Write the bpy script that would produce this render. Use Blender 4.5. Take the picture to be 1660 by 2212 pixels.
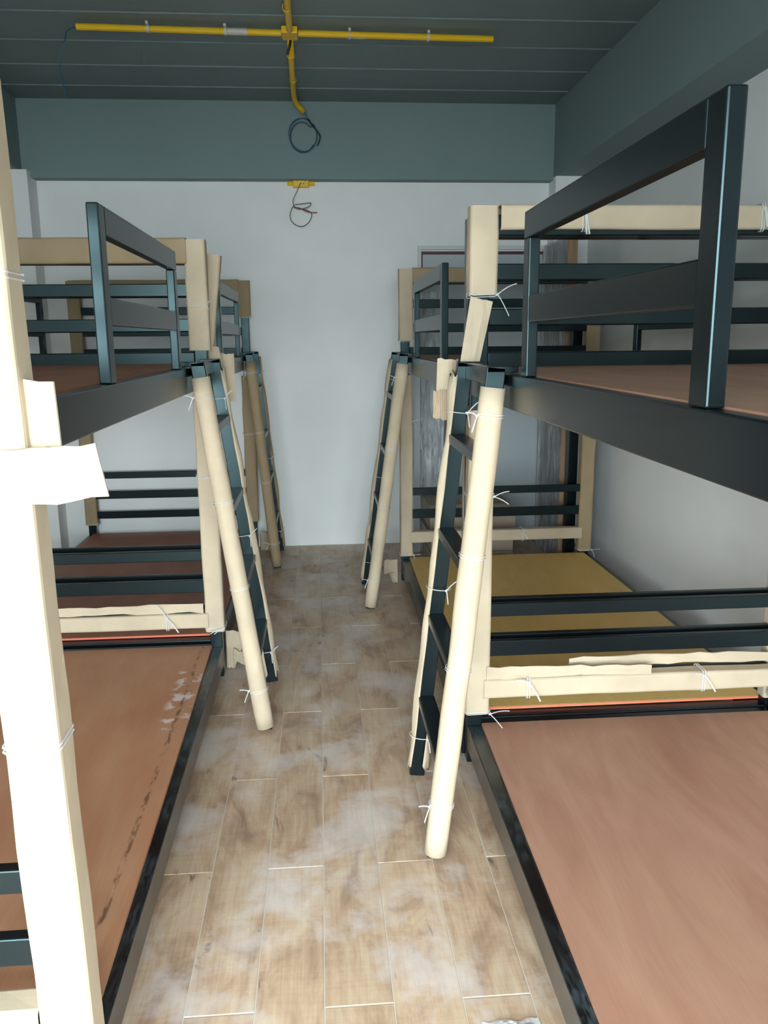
import bpy, math, random
from mathutils import Vector, Matrix, noise
C = bpy.context.scene
for o in list(bpy.data.objects): bpy.data.objects.remove(o)
random.seed(7)

# ------------------------------------------------------------------ camera
YAW, PITCH, ROLL, FPX = 0.0755854, -0.2064703, -0.0095414, 1772.09
cam_d = bpy.data.cameras.new('camera'); cam = bpy.data.objects.new('camera', cam_d); C.collection.objects.link(cam)
cam_d.sensor_fit = 'VERTICAL'; cam_d.sensor_height = 36.0; cam_d.lens = FPX / 2212 * 36.0
cam_d.clip_start = 0.02; cam_d.clip_end = 200
cy, sy, cp, sp = math.cos(YAW), math.sin(YAW), math.cos(PITCH), math.sin(PITCH)
fwd = Vector((sy*cp, cy*cp, sp)); rt = Vector((cy, -sy, 0)); upv = rt.cross(fwd)
cr, sr = math.cos(ROLL), math.sin(ROLL)
r2 = rt*cr + upv*sr; u2 = -rt*sr + upv*cr
cam.matrix_world = Matrix(((r2.x, u2.x, -fwd.x, 0), (r2.y, u2.y, -fwd.y, 0), (r2.z, u2.z, -fwd.z, 1.40475), (0, 0, 0, 1)))
C.camera = cam

# ------------------------------------------------------------------ sky, light, exposure
w = bpy.data.worlds.new('overcast_sky'); C.world = w; w.use_nodes = True
nt = w.node_tree; nt.nodes.clear()
wo = nt.nodes.new('ShaderNodeOutputWorld'); bg = nt.nodes.new('ShaderNodeBackground')
bg.inputs[0].default_value = (0.80, 0.93, 1.0, 1); bg.inputs[1].default_value = 9.0
nt.links.new(bg.outputs[0], wo.inputs[0])
tcw = nt.nodes.new('ShaderNodeTexCoord'); sxw = nt.nodes.new('ShaderNodeSeparateXYZ'); nt.links.new(tcw.outputs['Generated'], sxw.inputs[0])
mw = nt.nodes.new('ShaderNodeMath'); mw.operation = 'MAXIMUM'; nt.links.new(sxw.outputs['Z'], mw.inputs[0]); mw.inputs[1].default_value = 0
mw2 = nt.nodes.new('ShaderNodeMath'); mw2.operation = 'MULTIPLY_ADD'; nt.links.new(mw.outputs[0], mw2.inputs[0])
SKY = 26.0                                  # overcast sky, brighter towards the zenith
mw2.inputs[1].default_value = .5*SKY; mw2.inputs[2].default_value = SKY; nt.links.new(mw2.outputs[0], bg.inputs[1])
# the doorway opening behind the camera, as a portal for the sky light
pl = bpy.data.lights.new('doorway_portal', 'AREA'); pl.shape = 'RECTANGLE'; pl.size = 2.3; pl.size_y = 2.05
pl.cycles.is_portal = True
po = bpy.data.objects.new('doorway_portal', pl); C.collection.objects.link(po)
po.location = (-0.35, -1.07, 1.025); po.rotation_euler = (math.radians(90), 0, 0)   # -Z of the lamp looks to +Y
C.view_settings.view_transform = 'Standard'; C.view_settings.look = 'None'; C.view_settings.gamma = 1
C.view_settings.use_curve_mapping = False
C.view_settings.exposure = 0.15

# ------------------------------------------------------------------ mesh helpers
class MB:
    def __init__(s): s.v = []; s.f = []
    def box(s, x0, x1, y0, y1, z0, z1):
        x0, x1 = sorted((x0, x1)); y0, y1 = sorted((y0, y1)); z0, z1 = sorted((z0, z1))
        b = len(s.v)
        s.v += [(x0,y0,z0),(x1,y0,z0),(x1,y1,z0),(x0,y1,z0),(x0,y0,z1),(x1,y0,z1),(x1,y1,z1),(x0,y1,z1)]
        s.f += [tuple(b+i for i in q) for q in ((3,2,1,0),(4,5,6,7),(0,1,5,4),(1,2,6,5),(2,3,7,6),(3,0,4,7))]
        return s
    def beam(s, A, B, e1, w1, w2):
        """rectangular bar from A to B; w1 wide along e1, w2 along the third axis"""
        A, B = Vector(A), Vector(B); d = (B-A).normalized(); e1 = Vector(e1); e1 = (e1 - d*e1.dot(d)).normalized(); e2 = d.cross(e1)
        b = len(s.v)
        for P in (A, B):
            for i, j in ((-1,-1),(1,-1),(1,1),(-1,1)): s.v.append(tuple(P + e1*(i*w1/2) + e2*(j*w2/2)))
        s.f += [tuple(b+i for i in q) for q in ((3,2,1,0),(4,5,6,7),(0,1,5,4),(1,2,6,5),(2,3,7,6),(3,0,4,7))]
        return s
    def tube(s, pts, r, n=6, taper=False):
        pts = [Vector(p) for p in pts]; b = len(s.v); N = len(pts); ref = None
        for i, p in enumerate(pts):
            t = (pts[min(i+1, N-1)] - pts[max(i-1, 0)]).normalized()
            if ref is None: ref = t.orthogonal().normalized()
            ref = (ref - t*ref.dot(t))
            ref = ref.normalized() if ref.length > 1e-6 else t.orthogonal().normalized()
            e2 = t.cross(ref)
            rr = r*(1 - .5*i/N) if taper else r
            for k in range(n):
                a = 2*math.pi*k/n; s.v.append(tuple(p + ref*math.cos(a)*rr + e2*math.sin(a)*rr))
        for i in range(N-1):
            for k in range(n):
                k2 = (k+1) % n
                s.f.append((b+i*n+k, b+i*n+k2, b+(i+1)*n+k2, b+(i+1)*n+k))
        s.f.append(tuple(b+k for k in reversed(range(n)))); s.f.append(tuple(b+(N-1)*n+k for k in range(n)))
        return s
    def sleeve(s, A, B, e1, prof, th=.003, closed=True, nseg=10, wob=.0015, jag=.0, seed=0):
        """hollow cardboard sleeve: profile prof (a,b) swept from A to B"""
        A, B = Vector(A), Vector(B); d = (B-A).normalized(); e1 = Vector(e1); e1 = (e1 - d*e1.dot(d)).normalized(); e2 = e1.cross(d) * -1
        e2 = d.cross(e1)
        n = len(prof); b = len(s.v); rnd = random.Random(seed)
        for i in range(nseg+1):
            t = i/nseg; P = A.lerp(B, t)
            for lay in (0, 1):
                for k, (a, c) in enumerate(prof):
                    L = math.hypot(a, c); q = 1 - (th/L if lay else 0)
                    nz = noise.noise(Vector((a*30+seed*3.1, c*30, t*(B-A).length*6)))*wob
                    q2 = q + nz/L
                    off = 0
                    if jag and i in (0, nseg): off = jag*(noise.noise(Vector((k*1.7+seed, i, 3.3)))) * (1 if i else -1)
                    s.v.append(tuple(P + e1*(a*q2) + e2*(c*q2) + d*off))
        def id(i, lay, k): return b + (i*2+lay)*n + (k % n)
        K = n if closed else n-1
        for i in range(nseg):
            for k in range(K):
                s.f.append((id(i,0,k), id(i,0,k+1), id(i+1,0,k+1), id(i+1,0,k)))
                s.f.append((id(i,1,k+1), id(i,1,k), id(i+1,1,k), id(i+1,1,k+1)))
            if not closed:
                s.f.append((id(i,1,0), id(i,0,0), id(i+1,0,0), id(i+1,1,0)))
                s.f.append((id(i,0,n-1), id(i,1,n-1), id(i+1,1,n-1), id(i+1,0,n-1)))
        for k in range(K):
            s.f.append((id(0,0,k+1), id(0,0,k), id(0,1,k), id(0,1,k+1)))
            s.f.append((id(nseg,0,k), id(nseg,0,k+1), id(nseg,1,k+1), id(nseg,1,k)))
        return s
    def sheet(s, grid, th=.003):
        """thin curved sheet from a grid of points, given thickness"""
        R_, Q = len(grid), len(grid[0]); b = len(s.v)
        g = [[Vector(p) for p in row] for row in grid]
        nrm = [[None]*Q for _ in range(R_)]
        for i in range(R_):
            for j in range(Q):
                a = g[min(i+1,R_-1)][j]-g[max(i-1,0)][j]; c = g[i][min(j+1,Q-1)]-g[i][max(j-1,0)]
                nn = a.cross(c); nrm[i][j] = nn.normalized() if nn.length > 1e-9 else Vector((0,0,1))
        for lay in (0, 1):
            for i in range(R_):
                for j in range(Q): s.v.append(tuple(g[i][j] + nrm[i][j]*(th*(.5-lay))))
        def id(l,i,j): return b + l*R_*Q + i*Q + j
        for i in range(R_-1):
            for j in range(Q-1):
                s.f.append((id(0,i,j), id(0,i+1,j), id(0,i+1,j+1), id(0,i,j+1)))
                s.f.append((id(1,i,j), id(1,i,j+1), id(1,i+1,j+1), id(1,i+1,j)))
        for i in range(R_-1):
            s.f.append((id(0,i,0), id(1,i,0), id(1,i+1,0), id(0,i+1,0))); s.f.append((id(0,i+1,Q-1), id(1,i+1,Q-1), id(1,i,Q-1), id(0,i,Q-1)))
        for j in range(Q-1):
            s.f.append((id(0,0,j+1), id(1,0,j+1), id(1,0,j), id(0,0,j))); s.f.append((id(0,R_-1,j), id(1,R_-1,j), id(1,R_-1,j+1), id(0,R_-1,j+1)))
        return s
    def build(s, name, m, parent=None, bevel=0, smooth=False, origin=None):
        me = bpy.data.meshes.new(name)
        v = s.v
        if origin: v = [(a-origin[0], b-origin[1], c-origin[2]) for a, b, c in v]
        me.from_pydata(v, [], s.f); me.update(); me.materials.append(m)
        o = bpy.data.objects.new(name, me); C.collection.objects.link(o)
        if origin: o.location = origin
        if parent: o.parent = parent
        if smooth:
            for p in me.polygons: p.use_smooth = True
        if bevel:
            bv = o.modifiers.new('bevel', 'BEVEL'); bv.width = bevel; bv.segments = 2; bv.limit_method = 'ANGLE'
        return o
def rrect(hw, hd, r, n=3):
    p = []
    for cx, cz, a0 in ((hw-r, hd-r, 0), (-hw+r, hd-r, 90), (-hw+r, -hd+r, 180), (hw-r, -hd+r, 270)):
        for k in range(n+1):
            a = math.radians(a0 + 90*k/n); p.append((cx+r*math.cos(a), cz+r*math.sin(a)))
    return p
def arc(r1, r2, a0, a1, n=14):
    return [(r1*math.cos(math.radians(a0+(a1-a0)*k/n)), r2*math.sin(math.radians(a0+(a1-a0)*k/n))) for k in range(n+1)]
def tag(o, label=None, cat=None, group=None, kind=None):
    if label: o['label'] = label
    if cat: o['category'] = cat
    if group: o['group'] = group
    if kind: o['kind'] = kind
    return o
def empty(name, loc, rz=0):
    o = bpy.data.objects.new(name, None); o.empty_display_size = .1; C.collection.objects.link(o); o.location = loc; o.rotation_euler = (0, 0, rz); return o

# ------------------------------------------------------------------ materials
def newmat(name):
    m = bpy.data.materials.new(name); m.use_nodes = True; t = m.node_tree; b = t.nodes['Principled BSDF']; return m, t, b
def N(t, typ, **kw):
    n = t.nodes.new(typ)
    for k, v in kw.items():
        if hasattr(n, k): setattr(n, k, v)
    return n
def coord(t, world=False, scale=(1,1,1), rot=(0,0,0)):
    mp = N(t, 'ShaderNodeMapping'); mp.inputs['Scale'].default_value = scale; mp.inputs['Rotation'].default_value = rot
    if world: t.links.new(N(t, 'ShaderNodeNewGeometry').outputs['Position'], mp.inputs[0])
    else: t.links.new(N(t, 'ShaderNodeTexCoord').outputs['Object'], mp.inputs[0])
    return mp.outputs[0]
def nz(t, vec, scale, detail=4, rough=.55, dist=0):
    n = N(t, 'ShaderNodeTexNoise'); n.inputs['Scale'].default_value = scale; n.inputs['Detail'].default_value = detail
    n.inputs['Roughness'].default_value = rough; n.inputs['Distortion'].default_value = dist; t.links.new(vec, n.inputs['Vector']); return n.outputs['Fac']
def ramp(t, fac, stops):
    r = N(t, 'ShaderNodeValToRGB'); e = r.color_ramp.elements
    while len(e) < len(stops): e.new(.5)
    for i, (p, c) in enumerate(stops):
        e[i].position = p; e[i].color = (c, c, c, 1) if isinstance(c, (int, float)) else (*c, 1)
    t.links.new(fac, r.inputs[0]); return r.outputs[0]
def mix(t, fac, a, b, mode='MIX'):
    m = N(t, 'ShaderNodeMix', data_type='RGBA', blend_type=mode)
    for idx, v in ((0, fac), (6, a), (7, b)):
        if isinstance(v, (int, float)): m.inputs[idx].default_value = v if idx == 0 else (v, v, v, 1)
        elif isinstance(v, tuple): m.inputs[idx].default_value = (*v, 1)
        else: t.links.new(v, m.inputs[idx])
    return m.outputs[2]
def bump(t, b, h, strength, dist=.01):
    n = N(t, 'ShaderNodeBump'); n.inputs['Strength'].default_value = strength; n.inputs['Distance'].default_value = dist
    t.links.new(h, n.inputs['Height']); t.links.new(n.outputs[0], b.inputs['Normal'])
def math_(t, op, a, b_, c_=None):
    n = N(t, 'ShaderNodeMath', operation=op); t.links.new(a, n.inputs[0]); n.inputs[1].default_value = b_
    if c_ is not None: n.inputs[2].default_value = c_
    return n.outputs[0]
def srgb(r, g, b):
    f = lambda c: (c/255/12.92) if c/255 <= .04045 else ((c/255+.055)/1.055)**2.4
    return (f(r), f(g), f(b))

def m_paint(name, col, var=.06, rough=.75, bs=.15):
    m, t, b = newmat(name); v = coord(t, True)
    n1 = nz(t, v, 1.3, 4); c = ramp(t, n1, [(.3, tuple(x*(1-var) for x in col)), (.7, tuple(min(1, x*(1+var)) for x in col))])
    t.links.new(c, b.inputs['Base Color']); b.inputs['Roughness'].default_value = rough
    bump(t, b, nz(t, v, 60, 3), bs, .002); return m
M_wall = m_paint('wall_paint', srgb(229, 230, 227))
M_beam = m_paint('teal_grey_paint', srgb(118, 136, 136), .04)
M_ceil = m_paint('ceiling_board_paint', srgb(112, 128, 127), .05, .5)
M_white = m_paint('white_frame_paint', srgb(205, 205, 200), .03, .5)
M_door = m_paint('door_leaf_paint', srgb(170, 178, 180), .04, .5)
M_darkred = m_paint('dark_red_paint', srgb(75, 28, 30), .1, .5)
M_yellow = m_paint('yellow_conduit_paint', srgb(232, 186, 22), .05, .4, .05)
M_pale = m_paint('bare_pipe_patch', srgb(190, 185, 175), .05, .5)
M_blue = m_paint('blue_wire', srgb(38, 82, 105), .05, .4, 0)
M_bk = m_paint('black_wire', srgb(18, 18, 24), .05, .4, 0)
M_redw = m_paint('red_wire', srgb(140, 30, 45), .05, .4, 0)
M_greyw = m_paint('grey_wire', srgb(110, 112, 110), .05, .4, 0)
M_conc = m_paint('concrete', srgb(96, 95, 92), .08)
M_grout = m_paint('grout', srgb(216, 210, 198), .05, .8)
M_redge = m_paint('red_edge_paint', srgb(226, 110, 88), .05, .6)
M_brown = m_paint('brown_board', srgb(130, 74, 46), .12, .5)

m, t, b = newmat('black_steel'); M_steel = m                      # satin black paint with a bluish sheen, faint dust
v = coord(t, True); d1 = nz(t, v, 2.2, 3, .5)
t.links.new(ramp(t, d1, [(.3, srgb(9, 13, 16)), (.7, srgb(16, 20, 23))]), b.inputs['Base Color'])
b.inputs['Roughness'].default_value = .26; b.inputs['IOR'].default_value = 1.42; b.inputs['Specular Tint'].default_value = (.62, .93, .95, 1)

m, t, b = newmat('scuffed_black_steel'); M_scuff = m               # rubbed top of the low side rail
v = coord(t, True); s1 = nz(t, coord(t, True, (60, 10, 60)), 2.2, 5, .7); s2 = nz(t, v, 5, 3)
msk = mix(t, 1.0, ramp(t, s1, [(.4, 0), (.8, 1)]), ramp(t, s2, [(.38, 0), (.66, 1)]), 'MULTIPLY')
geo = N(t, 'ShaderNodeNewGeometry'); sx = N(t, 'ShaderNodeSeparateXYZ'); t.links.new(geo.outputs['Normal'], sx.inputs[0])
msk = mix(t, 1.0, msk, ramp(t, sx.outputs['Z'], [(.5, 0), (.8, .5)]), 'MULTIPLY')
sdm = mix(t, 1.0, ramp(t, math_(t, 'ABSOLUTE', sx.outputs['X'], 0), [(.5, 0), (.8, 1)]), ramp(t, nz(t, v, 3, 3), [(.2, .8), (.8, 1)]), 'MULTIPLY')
t.links.new(mix(t, sdm, mix(t, msk, srgb(10, 13, 16), srgb(120, 145, 155)), srgb(74, 68, 62)), b.inputs['Base Color'])   # floor reflection and cement dust painted grey-brown into the flank colour
t.links.new(ramp(t, s2, [(.2, .24), (.85, .4)]), b.inputs['Roughness']); b.inputs['IOR'].default_value = 1.6

def m_card(name, col, corr=0):
    m, t, b = newmat(name); v = coord(t, True); n1 = nz(t, v, 6, 4)
    c = ramp(t, n1, [(.3, tuple(x*.88 for x in col)), (.7, tuple(min(1, x*1.06) for x in col))])
    t.links.new(c, b.inputs['Base Color']); b.inputs['Roughness'].default_value = .85
    if corr:
        wv = N(t, 'ShaderNodeTexWave'); wv.inputs['Scale'].default_value = corr; wv.bands_direction = 'X'
        t.links.new(coord(t, True), wv.inputs['Vector']); bump(t, b, wv.outputs['Fac'], .8, .004)
    else: bump(t, b, nz(t, coord(t, True, (1, 1, .3)), 30, 3), .25, .003)
    return m
M_card = m_card('kraft_cardboard', srgb(184, 167, 142))
M_card2 = m_card('kraft_cardboard_dull', srgb(156, 135, 104))
M_corr = m_card('corrugated_cardboard', srgb(186, 162, 134), 55)
M_pack = m_card('flat_pack_cardboard', srgb(150, 136, 118))

def m_ply(name, c1, c2, stain=False, rot=0.0):
    m, t, b = newmat(name); v = coord(t, False, (1, 1, 1), (0, 0, rot))
    gr = nz(t, coord(t, False, (4, .9, 1), (0, 0, rot)), 1.8, 5, .55, 1.2)
    fine = nz(t, coord(t, False, (160, 4, 1), (0, 0, rot)), 2.0, 4, .6)
    big = nz(t, v, 1.6, 3)
    c = ramp(t, gr, [(.25, c1), (.75, c2)])
    c = mix(t, .22, c, ramp(t, fine, [(.3, .55), (.7, 1.0)]), 'MULTIPLY')
    c = mix(t, .30, c, ramp(t, big, [(.3, .7), (.7, 1.0)]), 'MULTIPLY')
    if stain:   # cement splashes and a dark drip line along the aisle edge
        tc = N(t, 'ShaderNodeTexCoord'); sx = N(t, 'ShaderNodeSeparateXYZ'); t.links.new(tc.outputs['Object'], sx.inputs[0])
        def band(sock, a, b_, soft):
            r = ramp(t, math_(t, 'MULTIPLY_ADD', sock, 1/ (b_-a+2*soft), -(a-soft)/(b_-a+2*soft)), [(0, 0), (soft/(b_-a+2*soft), 1), (1-soft/(b_-a+2*soft), 1), (1, 0)]); return r
        bx = band(sx.outputs['X'], -.115, -.055, .03); by1 = band(sx.outputs['Y'], -.75, -.28, .05)
        sp = ramp(t, nz(t, v, 13, 4, .6), [(.53, 0), (.6, .75)])
        k = mix(t, 1, mix(t, 1, bx, by1, 'MULTIPLY'), sp, 'MULTIPLY')
        c = mix(t, k, c, srgb(215, 205, 198))
        bx2 = band(sx.outputs['X'], -.085, -.078, .006); sp2 = ramp(t, nz(t, coord(t, False, (30, 9, 1)), 3, 4), [(.45, 0), (.6, .8)])
        c = mix(t, mix(t, 1, bx2, sp2, 'MULTIPLY'), c, srgb(92, 62, 44))
    t.links.new(c, b.inputs['Base Color']); b.inputs['Roughness'].default_value = .55
    bump(t, b, fine, .12, .001); return m
M_plyR = m_ply('reddish_plywood', srgb(158, 112, 90), srgb(182, 140, 116), rot=.25)
M_plyL = m_ply('tan_red_plywood', srgb(176, 120, 86), srgb(192, 146, 112), stain=True, rot=-.15)
M_plyY = m_ply('yellow_plywood', srgb(218, 176, 96), srgb(232, 196, 118))
M_plyD = m_ply('dark_red_plywood', srgb(150, 94, 66), srgb(172, 114, 84))

m, t, b = newmat('wood_look_tile'); M_tile = m
oi = N(t, 'ShaderNodeObjectInfo')
vv = N(t, 'ShaderNodeVectorMath', operation='ADD'); t.links.new(coord(t, True), vv.inputs[0])
cmb = N(t, 'ShaderNodeCombineXYZ'); rm = math_(t, 'MULTIPLY', oi.outputs['Random'], 31.0); t.links.new(rm, cmb.inputs[2]); t.links.new(cmb.outputs[0], vv.inputs[1])
def mp2(sc):
    mp = N(t, 'ShaderNodeMapping'); mp.inputs['Scale'].default_value = sc; t.links.new(vv.outputs[0], mp.inputs[0]); return mp.outputs[0]
g1 = nz(t, mp2((70, 2.5, 1)), 2, 5, .6); g2 = nz(t, mp2((6, 2.2, 1)), 1.7, 4, .6, .8); g3 = nz(t, mp2((3, 60, 1)), 2, 3)
c = ramp(t, g2, [(.25, srgb(150, 119, 95)), (.5, srgb(196, 166, 137)), (.75, srgb(214, 194, 166))])
c = mix(t, .5, c, ramp(t, g1, [(.3, .6), (.7, 1.0)]), 'MULTIPLY')
c = mix(t, .25, c, ramp(t, g3, [(.3, .7), (.6, 1.0)]), 'MULTIPLY')
c = mix(t, .35, c, ramp(t, oi.outputs['Random'], [(0, .8), (1, 1)]), 'MULTIPLY')
kn = ramp(t, nz(t, mp2((4, 1.6, 1)), 3.2, 4, .6, 1.2), [(.66, 0), (.74, .8)])
c = mix(t, kn, c, srgb(92, 74, 70))
wv = coord(t, True)
hz = ramp(t, nz(t, wv, 3.6, 6, .62, .3), [(.49, 0), (.60, .42), (.75, .55)])         # cement haze smeared over the tiles
c = mix(t, hz, c, srgb(212, 206, 204))
brn = ramp(t, nz(t, coord(t, True, (1.2, 1, 1)), 3.3, 5, .65, .5), [(.6, 0), (.7, .5)])
c = mix(t, brn, c, srgb(150, 112, 84))
t.links.new(c, b.inputs['Base Color'])
t.links.new(ramp(t, nz(t, wv, 3.1, 4), [(.3, .3), (.7, .6)]), b.inputs['Roughness']); bump(t, b, g1, .1, .001)

m, t, b = newmat('clear_plastic_film'); M_film = m
v = coord(t, True, (9, 9, 1)); n1 = nz(t, v, 4, 5, .65, 1.2)
t.links.new(ramp(t, n1, [(.32, srgb(140, 142, 144)), (.48, srgb(190, 193, 195)), (.58, srgb(245, 248, 250))]), b.inputs['Base Color'])  # shiny streaks of the film painted into its base colour
b.inputs['Roughness'].default_value = .18; b.inputs['Alpha'].default_value = .5; b.inputs['IOR'].default_value = 1.5
bump(t, b, n1, 1.0, .02)
m, t, b = newmat('white_plastic_tie'); M_tie = m
b.inputs['Base Color'].default_value = (*srgb(225, 225, 224), 1); b.inputs['Roughness'].default_value = .25; b.inputs['Alpha'].default_value = .6
m, t, b = newmat('panel_core'); M_core = m
v = coord(t, True); t.links.new(ramp(t, nz(t, v, 3, 3), [(.3, srgb(110, 104, 100)), (.7, srgb(132, 126, 120))]), b.inputs['Base Color']); b.inputs['Roughness'].default_value = .5
m, t, b = newmat('raw_wood_edge'); M_wedge = m
t.links.new(ramp(t, nz(t, coord(t, True, (20, 20, 2)), 2, 4), [(.3, srgb(128, 98, 72)), (.7, srgb(156, 124, 94))]), b.inputs['Base Color'])

# ------------------------------------------------------------------ room shell
XW0, XW1, Y0, YB, ZC = -1.98, 1.76, -1.1, 5.62, 2.858
def struct(name, mb, m, parent=None, **k):
    o = mb.build(name, m, parent, **k)
    if parent is None: o['kind'] = 'structure'
    return o
floor = struct('floor', MB().box(XW0-.1, XW1+.1, Y0, YB+.1, -.12, -.0022), M_grout)
GX, GW, GL = -.0234, .15, .96
tile_me = {}
def tile(x0, x1, y0, y1):
    x0, x1 = max(x0, XW0), min(x1, XW1); y0, y1 = max(y0, Y0), min(y1, YB)
    if x1-x0 < .01 or y1-y0 < .02: return
    key = (round(x1-x0, 3), round(y1-y0, 3)); cx, cyy = (x0+x1)/2, (y0+y1)/2; g = .0012
    if key not in tile_me:
        me = bpy.data.meshes.new('tile'); hx, hy = key[0]/2-g, key[1]/2-g*1.9; e = .0006
        vs = [(-hx,-hy,-.004),(hx,-hy,-.004),(hx,hy,-.004),(-hx,hy,-.004),(-hx,-hy,-e),(hx,-hy,-e),(hx,hy,-e),(-hx,hy,-e),(-hx+e,-hy+e,0),(hx-e,-hy+e,0),(hx-e,hy-e,0),(-hx+e,hy-e,0)]
        fs = [(8,9,10,11)] + [(a, (a+1) % 4, (a+1) % 4+4, a+4) for a in range(4)] + [(a+4, (a+1) % 4+4, (a+1) % 4+8, a+8) for a in range(4)]
        me.from_pydata(vs, [], fs); me.materials.append(M_tile); tile_me[key] = me
    o = bpy.data.objects.new('tile', tile_me[key]); C.collection.objects.link(o); o.location = (cx, cyy, 0); o.parent = floor
k = math.floor((XW0-GX)/GW)
while GX + k*GW < XW1:
    off = 1.515 if k % 2 == 0 else 2.003
    y = off - GL*4
    while y < YB: tile(GX+k*GW, GX+(k+1)*GW, y, y+GL); y += GL
    k += 1
struct('wall_back', MB().box(XW0-.1, XW1+.1, YB, YB+.12, -.002, 2.45), M_wall)
struct('wall_left', MB().box(XW0-.1, XW0, Y0, YB, -.002, 2.45), M_wall)
struct('wall_right', MB().box(XW1, XW1+.1, Y0, YB, -.002, 2.45), M_wall)
fr = MB().box(XW0-.1, -1.5, Y0-.12, Y0, -.002, ZC).box(.8, XW1+.1, Y0-.12, Y0, -.002, ZC).box(-1.5, .8, Y0-.12, Y0, 2.05, ZC)
struct('wall_front', fr, M_wall)
struct('trim_1', MB().box(XW0-.1, XW1+.1, 5.52, YB+.12, 2.405, ZC+.03), M_beam)          # beam along the back wall
struct('trim_2', MB().box(1.535, XW1+.1, Y0, 5.52, 2.42, ZC+.03), M_beam)               # beam along the right wall
struct('trim_3', MB().box(XW0-.1, -1.795, Y0, 5.52, 2.44, ZC+.03), M_beam)              # beam along the left wall
struct('trim_4', MB().box(1.535, XW1, 5.46, YB, -.002, 2.42), M_wall)                    # back right column
struct('trim_5', MB().box(XW0, -1.745, 5.45, YB, -.002, 2.44), M_wall)                   # back left column
ceil = struct('ceiling', MB().box(XW0-.1, XW1+.1, Y0-.12, YB+.12, ZC+.012, ZC+.12), M_ceil)
me0 = None; y = 5.602
while y > Y0:
    mb = MB().box(-1.66, 1.66, -.183, .1815, 0, .011)
    mb.box(-1.66, 1.66, -.183, -.177, -.006, .0)           # folded lip that catches the light at every seam
    if me0 is None: b0 = mb.build('ceiling_board', M_ceil, ceil); me0 = b0.data; o = b0
    else: o = bpy.data.objects.new('ceiling_board', me0); C.collection.objects.link(o); o.parent = ceil
    o.location = (-.13, y-.183, ZC); y -= .3665
g = MB().box(-8, 8, -12, Y0-.12, -.14, -.04).build('ground', M_conc); g['kind'] = 'structure'

# door in the back wall
d1 = empty('door_1', (0.685, YB, 0)); d1['kind'] = 'structure'
MB().box(-.02, 0, -.03, 0, 0, 2.01).box(.82, .84, -.03, 0, 0, 2.01).box(0, .82, -.03, 0, 1.985, 2.01).build('door_frame', M_white, d1)
MB().box(.002, .818, -.012, -.002, 1.955, 1.975).box(.002, .012, -.012, -.002, .0, 1.955).build('door_seal', M_darkred, d1)
MB().box(.012, .818, -.01, 0, .004, 1.955).build('door_leaf', M_door, d1)

# ------------------------------------------------------------------ plastic ties
def ring(mb, P, e1, e2, r1, r2, r=.0014, n=20):
    P, e1, e2 = Vector(P), Vector(e1), Vector(e2)
    pts = [P + e1*(r1*math.cos(2*math.pi*k/n)) + e2*(r2*math.sin(2*math.pi*k/n)) for k in range(n+1)]
    mb.tube(pts, r, 5)
def bow(mb, P, d1, d2, L=.06, r=.0016):
    P = Vector(P)
    for d, q in ((Vector(d1), 1), (Vector(d2), .8)):
        pts = [P + d*(L*q*k/4) + Vector((0, -.004, -.25*L*(k/4)**2 * q)) for k in range(5)]
        mb.tube(pts, r, 5)
    mb.tube([P+Vector((-.004,0,-.003)), P+Vector((.004,0,.003))], r*2, 6)

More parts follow.
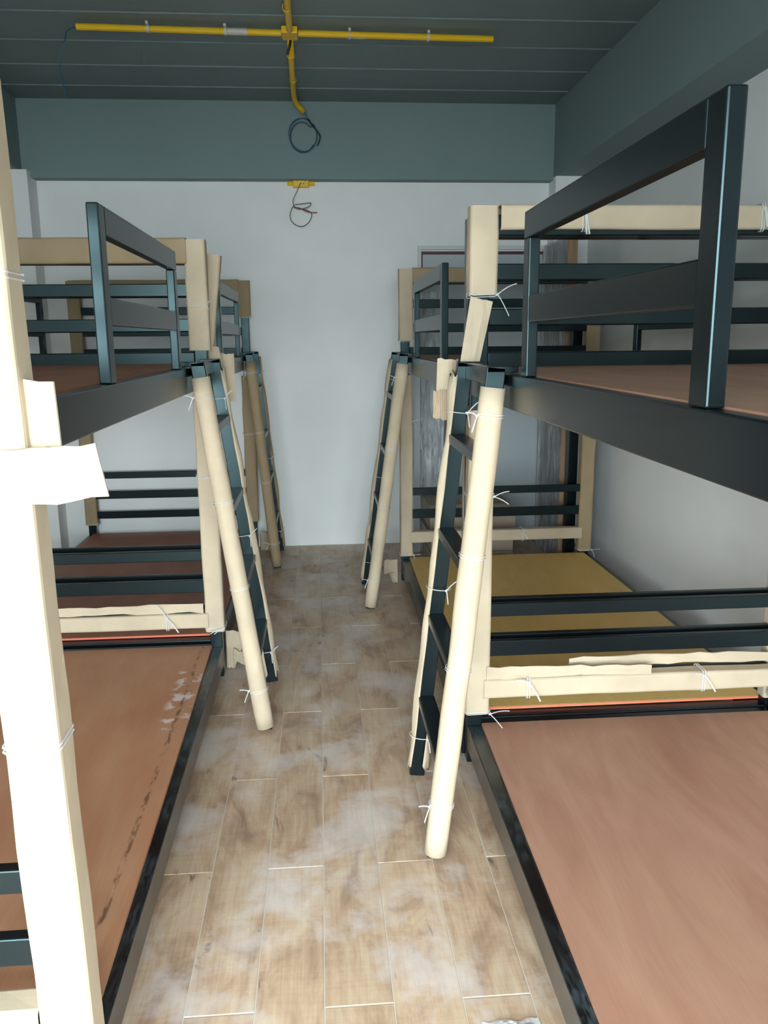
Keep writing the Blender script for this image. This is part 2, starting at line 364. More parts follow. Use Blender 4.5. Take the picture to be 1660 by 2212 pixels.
# ------------------------------------------------------------------ bunk beds
BW, BL = 1.13, 2.152
def bed(X, Y, s, yaw, label, ply_low, ply_up, far=True, near_wrap='full', red=False, skew=0.0, scuff=False):
    root = tag(empty('bunk_bed', (X, Y, 0), yaw), label, 'bunk bed', 'bunk beds in two rows')
    def bx(name, u0, u1, y0, y1, z0, z1, m=M_steel, par=None, bev=.003, **kw):
        return MB().box(s*u0, s*u1, y0, y1, z0, z1).build(name, m, par or root, bevel=bev)
    yn = -(BL-.05)
    for (ya, yb) in ((0, .05), (yn, yn+.05)):
        for ua in (0, BW-.05):
            bx('post', ua, ua+.05, ya, yb, 0, 1.765)
        bx('top_rail', .05, BW-.05, ya, yb, 1.706, 1.765)
        yc = ya
        for z0, z1 in ((1.578, 1.626), (1.445, 1.494)): bx('upper_end_slat', .05, BW-.05, yc, yc+.025, z0, z1)
        for z0, z1 in ((.515, .559), (.378, .431), (.243, .292)): bx('lower_end_slat', .05, BW-.05, yc, yc+.025, z0, z1)
        bx('upper_end_rail', .05, BW-.05, yc, yc+.03, 1.281, 1.365)
        bx('lower_end_rail', .05, BW-.05, ya, yb, .05, .132)
    for k, (u0, u1) in enumerate(((0, .03), (BW-.03, BW))):
        bx('upper_side_rail', u0+.001*s*0, u1, yn+.05, 0, 1.235, 1.319)
    for u0, u1 in ((.0, .05), (BW-.05, BW)):
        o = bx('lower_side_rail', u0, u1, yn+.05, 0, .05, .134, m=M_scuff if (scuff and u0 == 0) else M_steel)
    # guards on both long sides of the upper bunk
    for ua in (.003, BW-.028):
        ub = ua+.025
        gr = bx('guard_rail', ua, ub, -1.507, -.617, 1.624, 1.683)
        bx('guard_post', ua, ub, -1.557, -1.507, 1.3195, 1.683, par=gr)
        bx('guard_post', ua, ub, -.667, -.617, 1.3195, 1.624, par=gr)
        bx('guard_bar', ua+.001, ub-.001, -1.507, -.667, 1.441, 1.499, par=gr)
    # boards
    def board(name, z0, z1, m, inset0, inset1, w1, y0_, y1_):
        mb = MB(); P = [(s*inset0, y0_), (s*w1, y0_), (s*w1, y1_), (s*inset1, y1_)]
        if s < 0: P = P[::-1]
        mb.v = [(a, b_, z0) for a, b_ in P] + [(a, b_, z1) for a, b_ in P]
        mb.f = [(3,2,1,0),(4,5,6,7),(0,1,5,4),(1,2,6,5),(2,3,7,6),(3,0,4,7)]
        return mb.build(name, m, root)
    up_ = board('upper_bunk_board', 1.309, 1.3215, ply_up, .031, .031, BW-.031, yn+.052, -.002)
    lo = board('lower_bunk_board', .1335, .1435, ply_low, .026+skew*0, .026+skew, BW-.03, yn+.055, -.004)
    if red:
        tag(bx('painted_board_edge', .028, BW-.032, yn+.0515, yn+.0545, .136, .143, m=M_redge, par=lo, bev=0), 'orange-red painted board edge')
    # cardboard
    def wrap(name, ua, yc, z0, z1, hw=.041, m=M_card, sd=0, jag=.0, hd=None):
        hd = hd or (.031 if yc > -1 else .027); yc = yc-.003 if yc > -1 else yc
        c = MB().sleeve((s*ua, yc, z0), (s*ua, yc, z1), (1, 0, 0), rrect(hw, hd, .012), closed=True, nseg=max(3, int((z1-z0)/.08)), wob=.004, jag=jag, seed=sd)
        return c.build(name, m, root, smooth=False)
    def endtie(P, r=.043, dirs=((.7, -.6, .5), (.3, -.4, -.8)), L=.07):
        mb = MB(); Pv = Vector(P) - Vector((0, .003, 0))
        for dz in (-.003, .003):
            pts = [Pv + Vector((a*1.02, b_*1.02, dz+.004*math.sin(i))) for i, (a, b_) in enumerate(rrect(r, .033, .012)+[rrect(r, .033, .012)[0]])]
            mb.tube(pts, .0013, 5)
        bow(mb, Pv + Vector((r*.9, -r*1.03, 0)), *dirs, L=L)
        return mb.build('plastic_tie', M_tie, root)
    def barwrap(yc, z0, z1, hy=.036, m=M_card, sd=1, u0=-.012, u1=BW+.012):
        zc = (z0+z1)/2
        c = MB().sleeve((s*u0, yc, zc), (s*u1, yc, zc), (0, 0, 1), rrect((z1-z0)/2, hy, .01), nseg=14, wob=.003, seed=sd)
        return c.build('cardboard_sleeve', m, root)
    return root, bx, wrap, endtie, barwrap

def flap(root, pts_top, pts_bot, name='cardboard_flap', m=M_card, curl=.012, nr=6, nc=6, th=.004, sd=0):
    """rectangular torn piece of cardboard between a top edge (A,B) and bottom edge (D,E), slightly curled"""
    A, B = map(Vector, pts_top); D, E = map(Vector, pts_bot); g = []
    n = (B-A).cross(D-A).normalized()
    for i in range(nr+1):
        row = []
        for j in range(nc+1):
            p = A.lerp(B, j/nc).lerp(D.lerp(E, j/nc), i/nr)
            jag = (.004*noise.noise(Vector((j*2.3+sd, i*1.9, 1.7)))) if i in (0, nr) else 0
            p = p + n*(curl*math.sin(math.pi*j/nc) + .004*noise.noise(Vector((i*.6, j*.6, sd)))) + Vector((0, 0, jag*2))
            row.append(p)
        g.append(row)
    return MB().sheet(g, th).build(name, m, root, smooth=False)

def local(root, p):
    a = root.rotation_euler.z; d = Vector(p) - root.location; c, s_ = math.cos(-a), math.sin(-a)
    return Vector((d.x*c - d.y*s_, d.x*s_ + d.y*c, d.z))

# --- right near bed
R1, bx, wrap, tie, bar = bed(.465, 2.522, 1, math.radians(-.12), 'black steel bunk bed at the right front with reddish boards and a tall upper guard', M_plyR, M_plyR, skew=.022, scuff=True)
wrap('cardboard_sleeve', .032, .025, 1.535, 1.79, hw=.044, sd=1); wrap('cardboard_sleeve', .033, .025, .18, 1.19, hw=.041, sd=2)
wrap('cardboard_sleeve', BW-.025, .025, .18, 1.22, sd=3)
bar(.02, 1.722, 1.793, u0=.08, u1=BW+.03, sd=4)
bar(.012, .235, .302, hy=.03, u0=.052, u1=BW-.05, sd=5)
flap(R1, (Vector((-.012, -.03, 1.525)), Vector((.055, -.03, 1.515))), (Vector((-.045, -.04, 1.325)), Vector((.012, -.04, 1.32))), curl=-.004, sd=1)
tie((.032, .025, 1.535), dirs=((.7, -.3, .65), (.5, -.4, -.8)), L=.075); tie((.033, .025, .185), dirs=((.7, -.5, .6), (.8, -.4, -.7)), L=.08)
tie((.033, .025, .92), dirs=((.7, -.4, .6), (.9, -.3, -.2)), L=.06); tie((BW-.025, .025, .19), L=.06)
def bartie(root, s, u, yc, zc, h=.036, hy=.034, L=.08, dirs=((-.6, -.3, .5), (.5, -.4, -.6))):
    mb = MB()
    for du in (-.004, .004):
        pts = [Vector((s*(u+du), yc + b_*1.05, zc + a*1.05)) for a, b_ in rrect(h, hy, .01)]; pts.append(pts[0]); mb.tube(pts, .002, 5)
    bow(mb, (s*u, yc-hy*1.1, zc+h*.6), *dirs, L=L, r=.003); return mb.build('plastic_tie', M_tie, root)
bartie(R1, 1, .20, .012, .27); bartie(R1, 1, .80, .012, .27, L=.07); bartie(R1, 1, .33, .02, 1.757, h=.038, hy=.036, L=.06, dirs=((0, -.3, -1), (.2, -.3, -1.3))); bartie(R1, 1, .88, .02, 1.757, h=.038, hy=.036, L=.05, dirs=((.3, -.3, -1), (.1, -.3, -1.1)))
# loose cardboard strip over the low rail
flap(R1, (Vector((.06, -.012, .345)), Vector((.62, -.012, .33))), (Vector((.06, -.014, .30)), Vector((.62, -.014, .30))), name='loose_cardboard_strip', curl=.01, nc=14, nr=3, sd=4)
flap(R1, (Vector((.35, .03, .35)), Vector((1.06, .03, .345))), (Vector((.35, .035, .31)), Vector((1.06, .035, .31))), name='loose_cardboard_strip', curl=.01, nc=14, nr=3, sd=9)

# --- right far bed
R2, bx, wrap, tie, bar = bed(.458, 4.684, 1, 0, 'black steel bunk bed at the right rear with a yellow plywood lower board', M_plyY, M_plyR, red=True, skew=.02)
wrap('cardboard_sleeve', .032, .025, 1.40, 1.79, sd=11); wrap('cardboard_sleeve', .03, .025, .155, 1.21, sd=12, hw=.037)
wrap('cardboard_sleeve', BW-.025, .025, .155, 1.79, sd=13, hw=.042, m=M_card2)
bar(.02, 1.715, 1.796, u0=.07, u1=BW-.06, sd=14, m=M_card2)
bar(.012, .232, .30, hy=.03, u0=.052, u1=BW-.05, sd=15)
tie((.032, .025, 1.402), L=.04); tie((.03, .025, .16), L=.05); tie((.03, .025, .95), L=.05); tie((BW-.025, .025, .16), L=.05)
bartie(R2, 1, .72, .012, .266, L=.06)
yn2 = -(BL-.05)+.025
wrap('cardboard_sleeve', .032, yn2, .16, 1.2, sd=16, hw=.033); wrap('cardboard_sleeve', BW-.025, yn2, .16, 1.2, sd=17, hw=.033)
flap(R2, (Vector((-.085, yn2+.01, 1.345)), Vector((-.02, yn2+.01, 1.345))), (Vector((-.088, yn2+.01, 1.245)), Vector((-.025, yn2+.01, 1.235))), curl=-.014, sd=21)
flap(R2, (Vector((-.10, yn2-.0, 1.245)), Vector((-.03, yn2+.0, 1.25))), (Vector((-.10, yn2, 1.16)), Vector((-.035, yn2, 1.15))), m=M_corr, curl=-.006, sd=22)

# --- left near bed
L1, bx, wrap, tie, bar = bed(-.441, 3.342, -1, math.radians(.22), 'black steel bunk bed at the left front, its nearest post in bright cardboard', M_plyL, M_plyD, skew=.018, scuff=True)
wrap('cardboard_sleeve', .028, .025, 1.372, 1.79, sd=31); wrap('cardboard_sleeve', .027, .025, .205, 1.2, sd=32, hw=.04)
wrap('cardboard_sleeve', BW-.025, .025, .18, 1.79, sd=33)
bar(.02, 1.70, 1.796, u0=.06, u1=BW+.03, sd=34, m=M_card2); bar(.012, .225, .29, hy=.03, u0=.052, u1=BW-.05, sd=35)
tie((-.028, .025, 1.55), L=.03); tie((-.027, .025, .87), dirs=((-.9, -.3, .2), (-.6, -.4, .2)), L=.05); tie((-.027, .025, .225), dirs=((-.9, -.3, .0), (-.8, -.4, -.1)), L=.06)
bartie(L1, -1, .22, .012, .258, L=.09, dirs=((-.4, -.3, 1.0), (.7, -.4, -.5)))
flap(L1, (Vector((-.07, -.012, .335)), Vector((-.95, -.012, .325))), (Vector((-.07, -.014, .295)), Vector((-.95, -.014, .295))), name='loose_cardboard_strip', curl=-.008, nc=16, nr=3, sd=14)
ynf = -(BL-.05)+.025
for _o in [c for c in bpy.data.objects if c.parent == L1 and c.name.startswith('post')]:      # the nearest post stands slightly out of plumb
    _vs = _o.data.vertices
    if _vs[0].co.y < -1.5 and abs(_vs[0].co.x) < .1:
        for _v in _vs:
            if _v.co.z > 1: _v.co.x -= .026
MB().sleeve((-.024, ynf, .06), (-.050, ynf, 1.77), (1, 0, 0), rrect(.044, .040, .012), nseg=22, wob=.004, seed=36).build('cardboard_sleeve', M_card, L1)
for z in (.78, 1.5): 
    mb = MB()
    for dz in (-.004, .004):
        q = rrect(.0445, .0445, .012); mb.tube([Vector((-.023-.0152*z+a, ynf+b_*.96, z+dz)) for a, b_ in q+[q[0]]], .002, 5)
    mb.build('plastic_tie', M_tie, L1)
bar(ynf-.01, .225, .30, hy=.032, u0=.07, u1=BW-.05, sd=37)
flap(L1, (Vector((-.075, ynf-.05, 1.36)), Vector((.045, ynf-.02, 1.352))), (Vector((-.075, ynf-.05, 1.255)), Vector((.048, ynf-.02, 1.255))), curl=.02, sd=31)
flap(L1, (Vector((-.03, ynf-.055, 1.257)), Vector((.105, ynf-.05, 1.26))), (Vector((-.03, ynf-.055, 1.17)), Vector((.12, ynf-.055, 1.185))), curl=.006, sd=33)

# --- left far bed
L2, bx, wrap, tie, bar = bed(-.452, 5.537, -1, 0, 'black steel bunk bed at the left rear against the back wall', M_plyD, M_plyD, red=True)
wrap('cardboard_sleeve', .028, .025, 1.56, 1.79, sd=41, m=M_card2); wrap('cardboard_sleeve', .027, .025, .2, 1.18, sd=42, hw=.038, m=M_card2)
wrap('cardboard_sleeve', BW-.025, .025, .2, 1.79, sd=43, m=M_card2)
bar(.018, 1.715, 1.796, u0=.06, u1=BW+.0, sd=44, m=M_card2)
tie((-.028, .025, 1.562), L=.02); tie((-.027, .025, .8), L=.04); tie((-(BW-.025), .025, .21), L=.05)
MB().sleeve((-.012, ynf, 1.37), (.034, ynf, 1.745), (1, 0, 0), rrect(.036, .026, .012), nseg=6, wob=.004, seed=45).build('cardboard_sleeve', M_card, L2)
wrap('cardboard_sleeve', .028, ynf, .2, 1.2, sd=46, hw=.033)
flap(L2, (Vector((.045, ynf-.02, 1.385)), Vector((-.03, ynf-.03, 1.39))), (Vector((.07, ynf-.02, 1.20)), Vector((0, ynf-.03, 1.21))), curl=.01, sd=41)
flap(L2, (Vector((.10, ynf+.02, 1.355)), Vector((.04, ynf+.02, 1.36))), (Vector((.10, ynf+.02, 1.16)), Vector((.045, ynf+.02, 1.16))), curl=.01, sd=42)

# ------------------------------------------------------------------ ladders
def ladder(xt, xb, yn_, s, label, hi=1.338, sd=0, dull=False, near_m=None, jagbase=True):
    yf = yn_ + .44
    root = tag(empty('bunk_ladder', (xb, (yn_+yf)/2, 0)), label, 'ladder', 'bunk bed ladders'); dy = .22
    dx = xt-xb
    P = lambda z, yy: Vector((dx*z/1.33, yy, z))
    mc = near_m or M_card
    for yy in (-dy, dy):
        MB().beam(P(.001, yy), P(hi, yy), (1, 0, 0), .048, .026).build('rail', M_steel, root, bevel=.003)
        MB().box(P(hi, yy).x-.024, P(hi, yy).x+s*.055 if s > 0 else P(hi, yy).x+.024, yy-.013, yy+.013, hi-.014, hi+.002).build('hook', M_steel, root, bevel=.002) if s > 0 else \
        MB().box(P(hi, yy).x-.055, P(hi, yy).x+.024, yy-.013, yy+.013, hi-.014, hi+.002).build('hook', M_steel, root, bevel=.002)
    MB().box(P(hi, 0).x+s*.0, P(hi, 0).x+s*.024, -dy+.013, dy-.013, hi-.05, hi-.002).build('top_bar', M_steel, root, bevel=.003)
    for z in (1.125, .836, .558, .282):
        c = P(z, 0)
        MB().box(c.x-.026, c.x+.026, -dy+.013, dy-.013, z-.028, z).build('step', M_steel, root, bevel=.003)
    # half-round cardboard over the near rail, split cover on the far rail
    o = MB().sleeve(P(.012, -dy-.002), P(hi-.05, -dy-.002), (1, 0, 0), arc(.032, .030, 158, 382, 16), closed=False, nseg=22, wob=.003, seed=sd).build('cardboard_cover', mc, root, smooth=True)
    if s > 0: a0, a1 = 70, 232
    else: a0, a1 = -52, 110
    o = MB().sleeve(P(.03, dy+.004), P(hi-.04, dy+.004), (1, 0, 0), arc(.035, .030, a0, a1, 12), closed=False, nseg=26, wob=.011, jag=.03, seed=sd+1).build('cardboard_cover', mc, root, smooth=True)
    o = MB().sleeve(P(.03, dy+.003), P(.26, dy+.003), (1, 0, 0), arc(.036, .032, *((-70, 60) if s > 0 else (120, 250)), 8), closed=False, nseg=6, wob=.01, jag=.03, seed=sd+2).build('cardboard_cover', mc, root, smooth=True)
    ax = (P(1, 0)-P(0, 0)).normalized(); e1 = Vector((1, 0, 0)); e1 = (e1-ax*e1.dot(ax)).normalized(); e2 = Vector((0, 1, 0))
    for z, q in ((.16, 1), (.55, 0), (.86, 0), (1.22, 1)):
        mb = MB()
        for dz in (-.004, .003): ring(mb, P(z+dz, -dy), e1, e2, .0345, .0335, .0012)
        if q: bow(mb, P(z, -dy)+Vector((-s*.034 if s > 0 else -.034, -.012, 0)), (-.8, -.3, .5), (-.5, -.3, -1.0), L=.04)
        mb.build('plastic_tie', M_tie, root)
    for z in (.14, .64, 1.19):
        mb = MB(); ring(mb, P(z, dy), e1, e2, .038, .033, .0014)
        bow(mb, P(z, dy)+Vector((.02, -.034, 0)), (.6, -.2, .9), (.1, -.2, -.8), L=.05); mb.build('plastic_tie', M_tie, root)
    return root
ladder(.432, .286, 2.022, 1, 'ladder of the right front bunk with brightly lit cardboard on its near rail', sd=101)
ladder(.425, .238, 4.19, 1, 'ladder leaning on the right rear bunk, wrapped in tan cardboard', sd=111, near_m=M_card)
ladder(-.407, -.231, 2.833, -1, 'ladder of the left front bunk, cream cardboard tube on its near rail', sd=121)
ladder(-.42, -.298, 5.06, -1, 'ladder of the left rear bunk, closest to the back wall', sd=131, near_m=M_card2)

# ------------------------------------------------------------------ conduit and wires on the ceiling
zc = ZC-.022
cd = tag(empty('ceiling_conduit', (-.102, 4.30, zc)), 'yellow conduit cross fixed under the ceiling with a square junction box', 'conduit')
r_ = .0145
MB().tube([(-.98, -.035, 0), (-.04, 0, 0)], r_, 12).build('pipe', M_yellow, cd, smooth=False)
MB().tube([(.04, 0, 0), (.985, .03, 0)], r_, 12).build('pipe', M_yellow, cd)
MB().tube([(0, -.04, 0), (.01, -1.6, 0), (.03, -4.6, 0)], r_+.001, 12).build('pipe', M_yellow, cd)
el = [(0, .04, 0), (-.008, .6, 0), (-.011, 1.02, 0), (-.008, 1.09, -.004), (.002, 1.13, -.014), (.015, 1.15, -.026), (.044, 1.17, -.052)]
MB().tube(el, r_+.001, 12).build('pipe', M_yellow, cd, smooth=True)
jb = MB().box(-.038, .038, -.045, .045, -.014, .018).build('junction_box', M_yellow, cd, bevel=.004)
MB().box(-.034, .034, .046, .062, -.012, .004).build('box_lid', M_yellow, cd, bevel=.002)
for x, yv in ((-.655, -.028), (-.30, -.012), (.284, .012), (.664, .022)):
    mb = MB(); mb.sleeve((x-.007, yv, 0), (x+.007, yv, 0), (0, 0, 1), arc(r_+.004, r_+.004, 0, 360, 12)[:-1], nseg=1, wob=0); mb.box(x-.006, x+.006, yv-.038, yv-.012, .008, .020)
    tag(mb.build('pipe_clamp', M_pale, cd), 'pale pipe clamp')
for yv in (-.30, .32, .72):
    MB().sleeve((-.004-.004*yv, yv-.012, 0), (-.004-.004*yv, yv+.012, 0), (0, 0, 1), arc(r_+.005, r_+.005, 0, 360, 12)[:-1], nseg=1, wob=0).build('coupling', M_yellow, cd)
for x0, x1, yv in ((-.29, -.20, -.009), (.30, .36, .013)):
    tag(MB().sleeve((x0, yv, 0), (x1, yv+.002, 0), (0, 0, 1), arc(r_+.0015, r_+.0015, 0, 360, 12)[:-1], nseg=3, wob=0).build('bare_patch', M_pale, cd), 'scraped pale patch on the pipe')
def wire(pts, name, m, label, r=.0025, par=None, sub=6):
    # Catmull-Rom smoothing
    P = [Vector(p) for p in pts]; out = []
    for i in range(len(P)-1):
        p0, p1, p2, p3 = P[max(i-1, 0)], P[i], P[i+1], P[min(i+2, len(P)-1)]
        for k in range(sub):
            t_ = k/sub; out.append(.5*((2*p1) + (p2-p0)*t_ + (2*p0-5*p1+4*p2-p3)*t_*t_ + (3*p1-p0-3*p2+p3)*t_**3))
    out.append(P[-1]); mb = MB().tube(out, r, 6)
    if par: return mb.build(name, m, par, smooth=True)
    o = mb.build(name, m, None, smooth=True, origin=tuple(P[0]))
    return tag(o, label, 'wire')
def loop(cx, cz, rx, rz, y_, a0, a1, n=10, ph=0):
    return [(cx+rx*math.cos(math.radians(a0+(a1-a0)*k/n)), y_+.012*math.sin(k*1.3+ph), cz+rz*math.sin(math.radians(a0+(a1-a0)*k/n))) for k in range(n+1)]
pts = [(-.055, 5.475, 2.79), (-.035, 5.48, 2.75)] + loop(-.066, 2.655, .085, .10, 5.485, 60, 400, 12) + loop(-.07, 2.645, .075, .085, 5.49, 45, 330, 10, 2)
tag(wire(pts, 'coiled_wire', M_blue, 'blue wire coil hanging from the end of the yellow ceiling conduit', r=.0035), group=None)
o = wire([(-.035, 5.475, 2.745), (0, 5.472, 2.70), (.036, 5.472, 2.655), (.034, 5.472, 2.62), (.02, 5.472, 2.59)], 'coiled_wire', M_bk, 'short black-taped wire end beside the blue ceiling coil', r=.0045)
wire([(-1.083, 4.266, zc), (-1.13, 4.29, 2.825), (-1.155, 4.33, 2.80), (-1.185, 4.34, 2.75), (-1.195, 4.35, 2.68), (-1.182, 4.35, 2.60), (-1.175, 4.35, 2.55)], 'hanging_wire', M_blue, 'blue wire dangling from the left end of the ceiling conduit', r=.0035)
wire([(-.10, 4.34, 2.818), (-.105, 4.36, 2.80), (-.118, 4.375, 2.765)], 'wire_stub', M_bk, 'short black wire stub poking out of the ceiling junction box', r=.006)
# wall box
wb = tag(empty('wall_socket_box', (-.09, YB, 2.395)), 'yellow electrical box on the back wall just below the beam', 'electrical box')
MB().box(-.052, .052, -.045, -.0005, -.028, .03).build('box_body', M_yellow, wb, bevel=.006)
for sgn in (-1, 1):
    tag(MB().tube([(sgn*.05, -.02, -.002), (sgn*.075, -.02, -.002), (sgn*.088, -.02, -.002)], .014, 10).build('conduit_stub', M_yellow, wb), 'short side spout')
for px_, pz_ in ((-.025, .012), (.028, .01), (.018, -.008), (.0, -.006)):
    MB().tube([(px_, -.047, pz_), (px_, -.044, pz_)], .004, 8).build('screw_hole', M_bk, wb)
wire([(-.095, 5.573, 2.385), (-.115, 5.565, 2.34), (-.142, 5.57, 2.29), (-.14, 5.57, 2.26)] + [(-.12, 5.575, 2.235), (-.08, 5.57, 2.235), (-.04, 5.575, 2.25), (-.03, 5.575, 2.27), (-.07, 5.58, 2.268), (-.13, 5.58, 2.262)], 'loose_wire', M_greyw, 'grey wire bundle running down out of the yellow wall box', r=.003)
wire([(-.137, 5.57, 2.255), (-.155, 5.56, 2.225), (-.165, 5.56, 2.18), (-.14, 5.56, 2.14), (-.09, 5.56, 2.125), (-.045, 5.56, 2.15), (-.025, 5.56, 2.20), (-.06, 5.56, 2.225), (-.11, 5.56, 2.235)], 'loose_wire', M_bk, 'black wire loop hanging below the yellow wall box', r=.0025)
wire([(-.138, 5.56, 2.24), (-.10, 5.55, 2.235), (-.06, 5.55, 2.215), (-.01, 5.55, 2.208), (.01, 5.55, 2.21)], 'loose_wire', M_redw, 'red wire crossing the black loop below the wall box', r=.003)

# ------------------------------------------------------------------ wrapped goods stored behind the right rear bed
def film_panel(name, o_, ex, ez, ey, wx, hz_, th, label, cat, group=None, core=M_core, seed=0, edge=False):
    """upright slab wrapped in crumpled film; ex width dir, ez up dir, ey thickness dir"""
    root = tag(empty(name, o_), label, cat, group); ex, ey, ez = Vector(ex), Vector(ey), Vector(ez)
    def P(a, b_, c_): return ex*a + ey*b_ + ez*c_
    mb = MB(); q = [P(a, b_, c_) for c_ in (0, hz_) for a, b_ in ((.008, .008), (wx-.008, .008), (wx-.008, th-.008), (.008, th-.008))]
    mb.v = [tuple(p) for p in q]; mb.f = [(3,2,1,0),(4,5,6,7),(0,1,5,4),(1,2,6,5),(2,3,7,6),(3,0,4,7)]
    mb.build('slab', core, root)
    mb = MB(); n1, n2 = 10, 60; loopp = []
    for k in range(n1): loopp.append((wx*k/n1, 0))
    for k in range(4): loopp.append((wx, th*k/4))
    for k in range(n1): loopp.append((wx*(1-k/n1), th))
    for k in range(4): loopp.append((0, th*(1-k/4)))
    n = len(loopp)
    for i in range(n2+1):
        for (a, b_) in loopp:
            d = .010*noise.noise(Vector((a*22+seed, b_*22, i*.22))) + .004
            da = (a/wx-.5)*2*d; db = (1 if b_ > th/2 else -1)*abs(d)
            mb.v.append(tuple(P(a+da, b_+db, .004+(hz_+.004)*i/n2)))
    for i in range(n2):
        for k in range(n): mb.f.append((i*n+k, i*n+(k+1) % n, (i+1)*n+(k+1) % n, (i+1)*n+k))
    mb.f.append(tuple(n2*n+k for k in range(n)))
    tag(mb.build('plastic_wrap', M_film, root), 'crumpled clear plastic film')
    if edge:
        mb = MB(); q = [P(a, b_, c_) for c_ in (0, hz_+.005) for a, b_ in edge]
        mb.v = [tuple(p) for p in q]; mb.f = [(3,2,1,0),(4,5,6,7),(0,1,5,4),(1,2,6,5),(2,3,7,6),(3,0,4,7)]
        mb.build('wooden_edge', M_wedge, root)
    return root
film_panel('wrapped_panel', (.655, 5.40, .0), (1, 0, 0), (0, .02, 1), (0, 1, 0), .15, 1.70, .09, 'narrow tall slab in crumpled clear plastic behind the rear right bunk', 'wrapped panel', seed=3, core=M_door)
film_panel('wrapped_panel', (1.47, 4.93, .0), (0, 1, 0), (0, 0, 1), (1, 0, 0), .50, 1.985, .05, 'tall plastic-wrapped slab with wooden edge leaning by the right wall', 'wrapped panel', seed=8, edge=[(-.016, -.004), (-.004, -.004), (-.004, .056), (-.016, .056)])
bb = MB().beam((.853, 5.40, .0), (.872, 5.44, 1.27), (1, 0, 0), .07, .02).build('brown_board', M_brown, origin=(.853, 5.40, 0)); tag(bb, 'narrow brown wooden board standing behind the wrapped slab', 'board')
gp = MB().box(-.02, .02, -.012, .012, 0, 1.62).build('grey_strip', M_door); gp.location = (.628, 5.36, 0); tag(gp, 'pale grey upright strip standing left of the narrow wrapped slab', 'panel strip')
sp_ = MB().box(-.03, .03, -.03, .03, 0, 1.60).build('steel_post', M_steel, bevel=.003); sp_.location = (1.512, 4.84, 0); tag(sp_, 'spare black steel post upright behind the yellow bunk board', 'steel post')
zz = 0; rnd = random.Random(5)
stackl = ['lowest wide flat pack lying behind the right rear bunk', 'second flat pack from the floor behind the right rear bunk', 'third flat pack from the floor behind the right rear bunk', 'fourth flat pack from the floor behind the right rear bunk', 'topmost flat pack of the stack behind the right rear bunk']
for i in range(5):
    h_ = .078; x0 = .66+rnd.uniform(-.015, .02); x1 = 1.20+rnd.uniform(-.03, .02); yy = 5.0+rnd.uniform(-.01, .02)
    fp = empty('flat_pack', ((x0+x1)/2, yy+.17, zz)); tag(fp, stackl[i], 'flat pack', 'flat packs behind the right rear bunk')
    hw = (x1-x0)/2
    MB().box(-hw, hw, -.17, .17, 0.0, h_-.002).build('carton', M_pack if i != 2 else M_core, fp, bevel=.004)
    tag(MB().box(-hw+.22, -hw+.27, -.1715, .1715, .003, h_-.0005).build('tape', M_film, fp), 'clear tape band'); zz += h_
# small loose pieces on the floor
def scrap(loc, pts, label, m=M_card, name='cardboard_scrap', curl=.01, sd=0, fold=None):
    root = tag(empty(name, loc), label, 'cardboard')
    flap(root, pts[0:2], pts[2:4], name='cardboard_sheet', m=m, curl=curl, sd=sd)
    if fold: flap(root, fold[0:2], fold[2:4], name='folded_sheet', m=m, curl=curl/2, sd=sd+5)
    return root
# rolled corrugated piece by the right front foot
ro = MB().sleeve((0, 0, .001), (0, 0, .165), (1, 0, 0), arc(.022, .022, 20, 320, 18), closed=False, nseg=4, wob=.003, seed=3, th=.004).build('cardboard_scrap', M_corr); ro.location = (.425, 2.575, 0)
tag(ro, 'curled corrugated cardboard standing beside the foot of the right front bunk', 'cardboard')
scrap((-.405, 3.42, 0), [Vector((-.03, 0, .18)), Vector((.06, .02, .155)), Vector((-.03, 0, .003)), Vector((.0, .0, .003))], 'folded cardboard offcut by the foot of the left front bunk', sd=51,
      fold=[Vector((.0, -.01, .10)), Vector((.07, .0, .06)), Vector((.0, -.015, .045)), Vector((.065, 0, .006))])
scrap((.40, 4.66, 0), [Vector((-.05, 0, .135)), Vector((.03, .0, .14)), Vector((-.05, 0, .05)), Vector((.03, .0, .055))], 'folded cardboard offcut by the foot of the right rear bunk', sd=61,
      fold=[Vector((-.02, -.01, .06)), Vector((.03, .0, .06)), Vector((.0, -.02, .003)), Vector((.03, -.01, .003))])
scrap((-.43, 5.50, 0), [Vector((-.0, 0, .14)), Vector((.07, .0, .11)), Vector((-.0, 0, .003)), Vector((.06, .0, .003))], 'small cardboard offcut by the foot of the left rear bunk', sd=71)
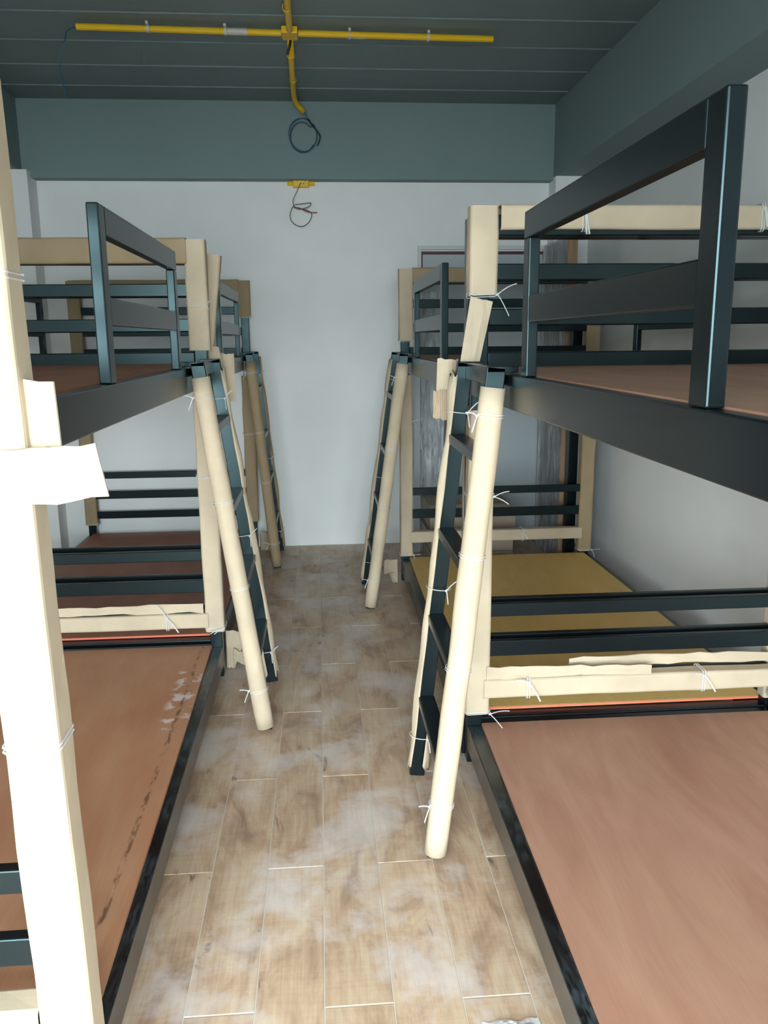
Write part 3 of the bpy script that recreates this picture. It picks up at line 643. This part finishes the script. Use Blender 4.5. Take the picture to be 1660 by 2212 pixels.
# crumpled film on the floor at the front corners
def film_heap(loc, sx_, sy_, h_, label, seed):
    mb = MB(); n = 22; g = []
    for i in range(n+1):
        row = []
        for j in range(n+1):
            u_, v_ = i/n*2-1, j/n*2-1
            e = max(0, 1-(u_*u_*u_*u_+v_*v_*v_*v_))
            q = 1 + .18*noise.noise(Vector((u_*2+seed, v_*2, 4)))
            row.append(Vector((u_*sx_*q, v_*sy_*q, .004 + h_*e*abs(noise.noise(Vector((u_*2.6+seed, v_*2.6, seed)))) + .012*e*abs(noise.noise(Vector((u_*9, v_*9, seed)))))))
        g.append(row)
    o = mb.sheet(g, .0006).build('plastic_film', M_floorfilm, smooth=False); o.location = loc; tag(o, label, 'plastic film'); return o
m, t, b = newmat('loose_clear_film'); M_floorfilm = m
b.inputs['Base Color'].default_value = (.9, .92, .93, 1); b.inputs['Roughness'].default_value = .12; b.inputs['Alpha'].default_value = .35; b.inputs['IOR'].default_value = 1.5
film_heap((.365, 1.375, 0), .06, .07, .02, 'crumpled clear film on the floor beside the right front bunk', 2)
film_heap((-.335, 1.40, 0), .05, .06, .018, 'crumpled clear film on the floor beside the nearest left post', 6)
for n_, (lx, ly) in enumerate(((.55, 4.86),)):
    pts = [(lx+.05*math.cos(a*.7), ly+.05*math.sin(a*.7), .004) for a in range(9)]
    o = MB().tube(pts, .0025, 5).build('string_scrap', M_tie, origin=(lx, ly, 0)); tag(o, 'loop of pale string on the floor behind the yellow board', 'string')

# labels for parts that look different from the rest of their thing
LB = {'cardboard_sleeve': 'kraft cardboard sleeve', 'cardboard_cover': 'kraft cardboard cover over the rail', 'cardboard_flap': 'torn piece of cardboard', 'plastic_tie': 'knotted clear plastic tie',
      'loose_cardboard_strip': 'loose strip of cardboard'}
BL_ = {'reddish_plywood': 'reddish plywood board', 'tan_red_plywood': 'tan-red plywood board with white splashes', 'yellow_plywood': 'yellow plywood board', 'dark_red_plywood': 'dark red plywood board'}
for o in bpy.data.objects:
    if o.parent and o.type == 'MESH' and 'label' not in o:
        n = o.name.split('.')[0]
        if n in LB: o['label'] = LB[n]
        elif n.endswith('bunk_board'): o['label'] = BL_[o.data.materials[0].name]
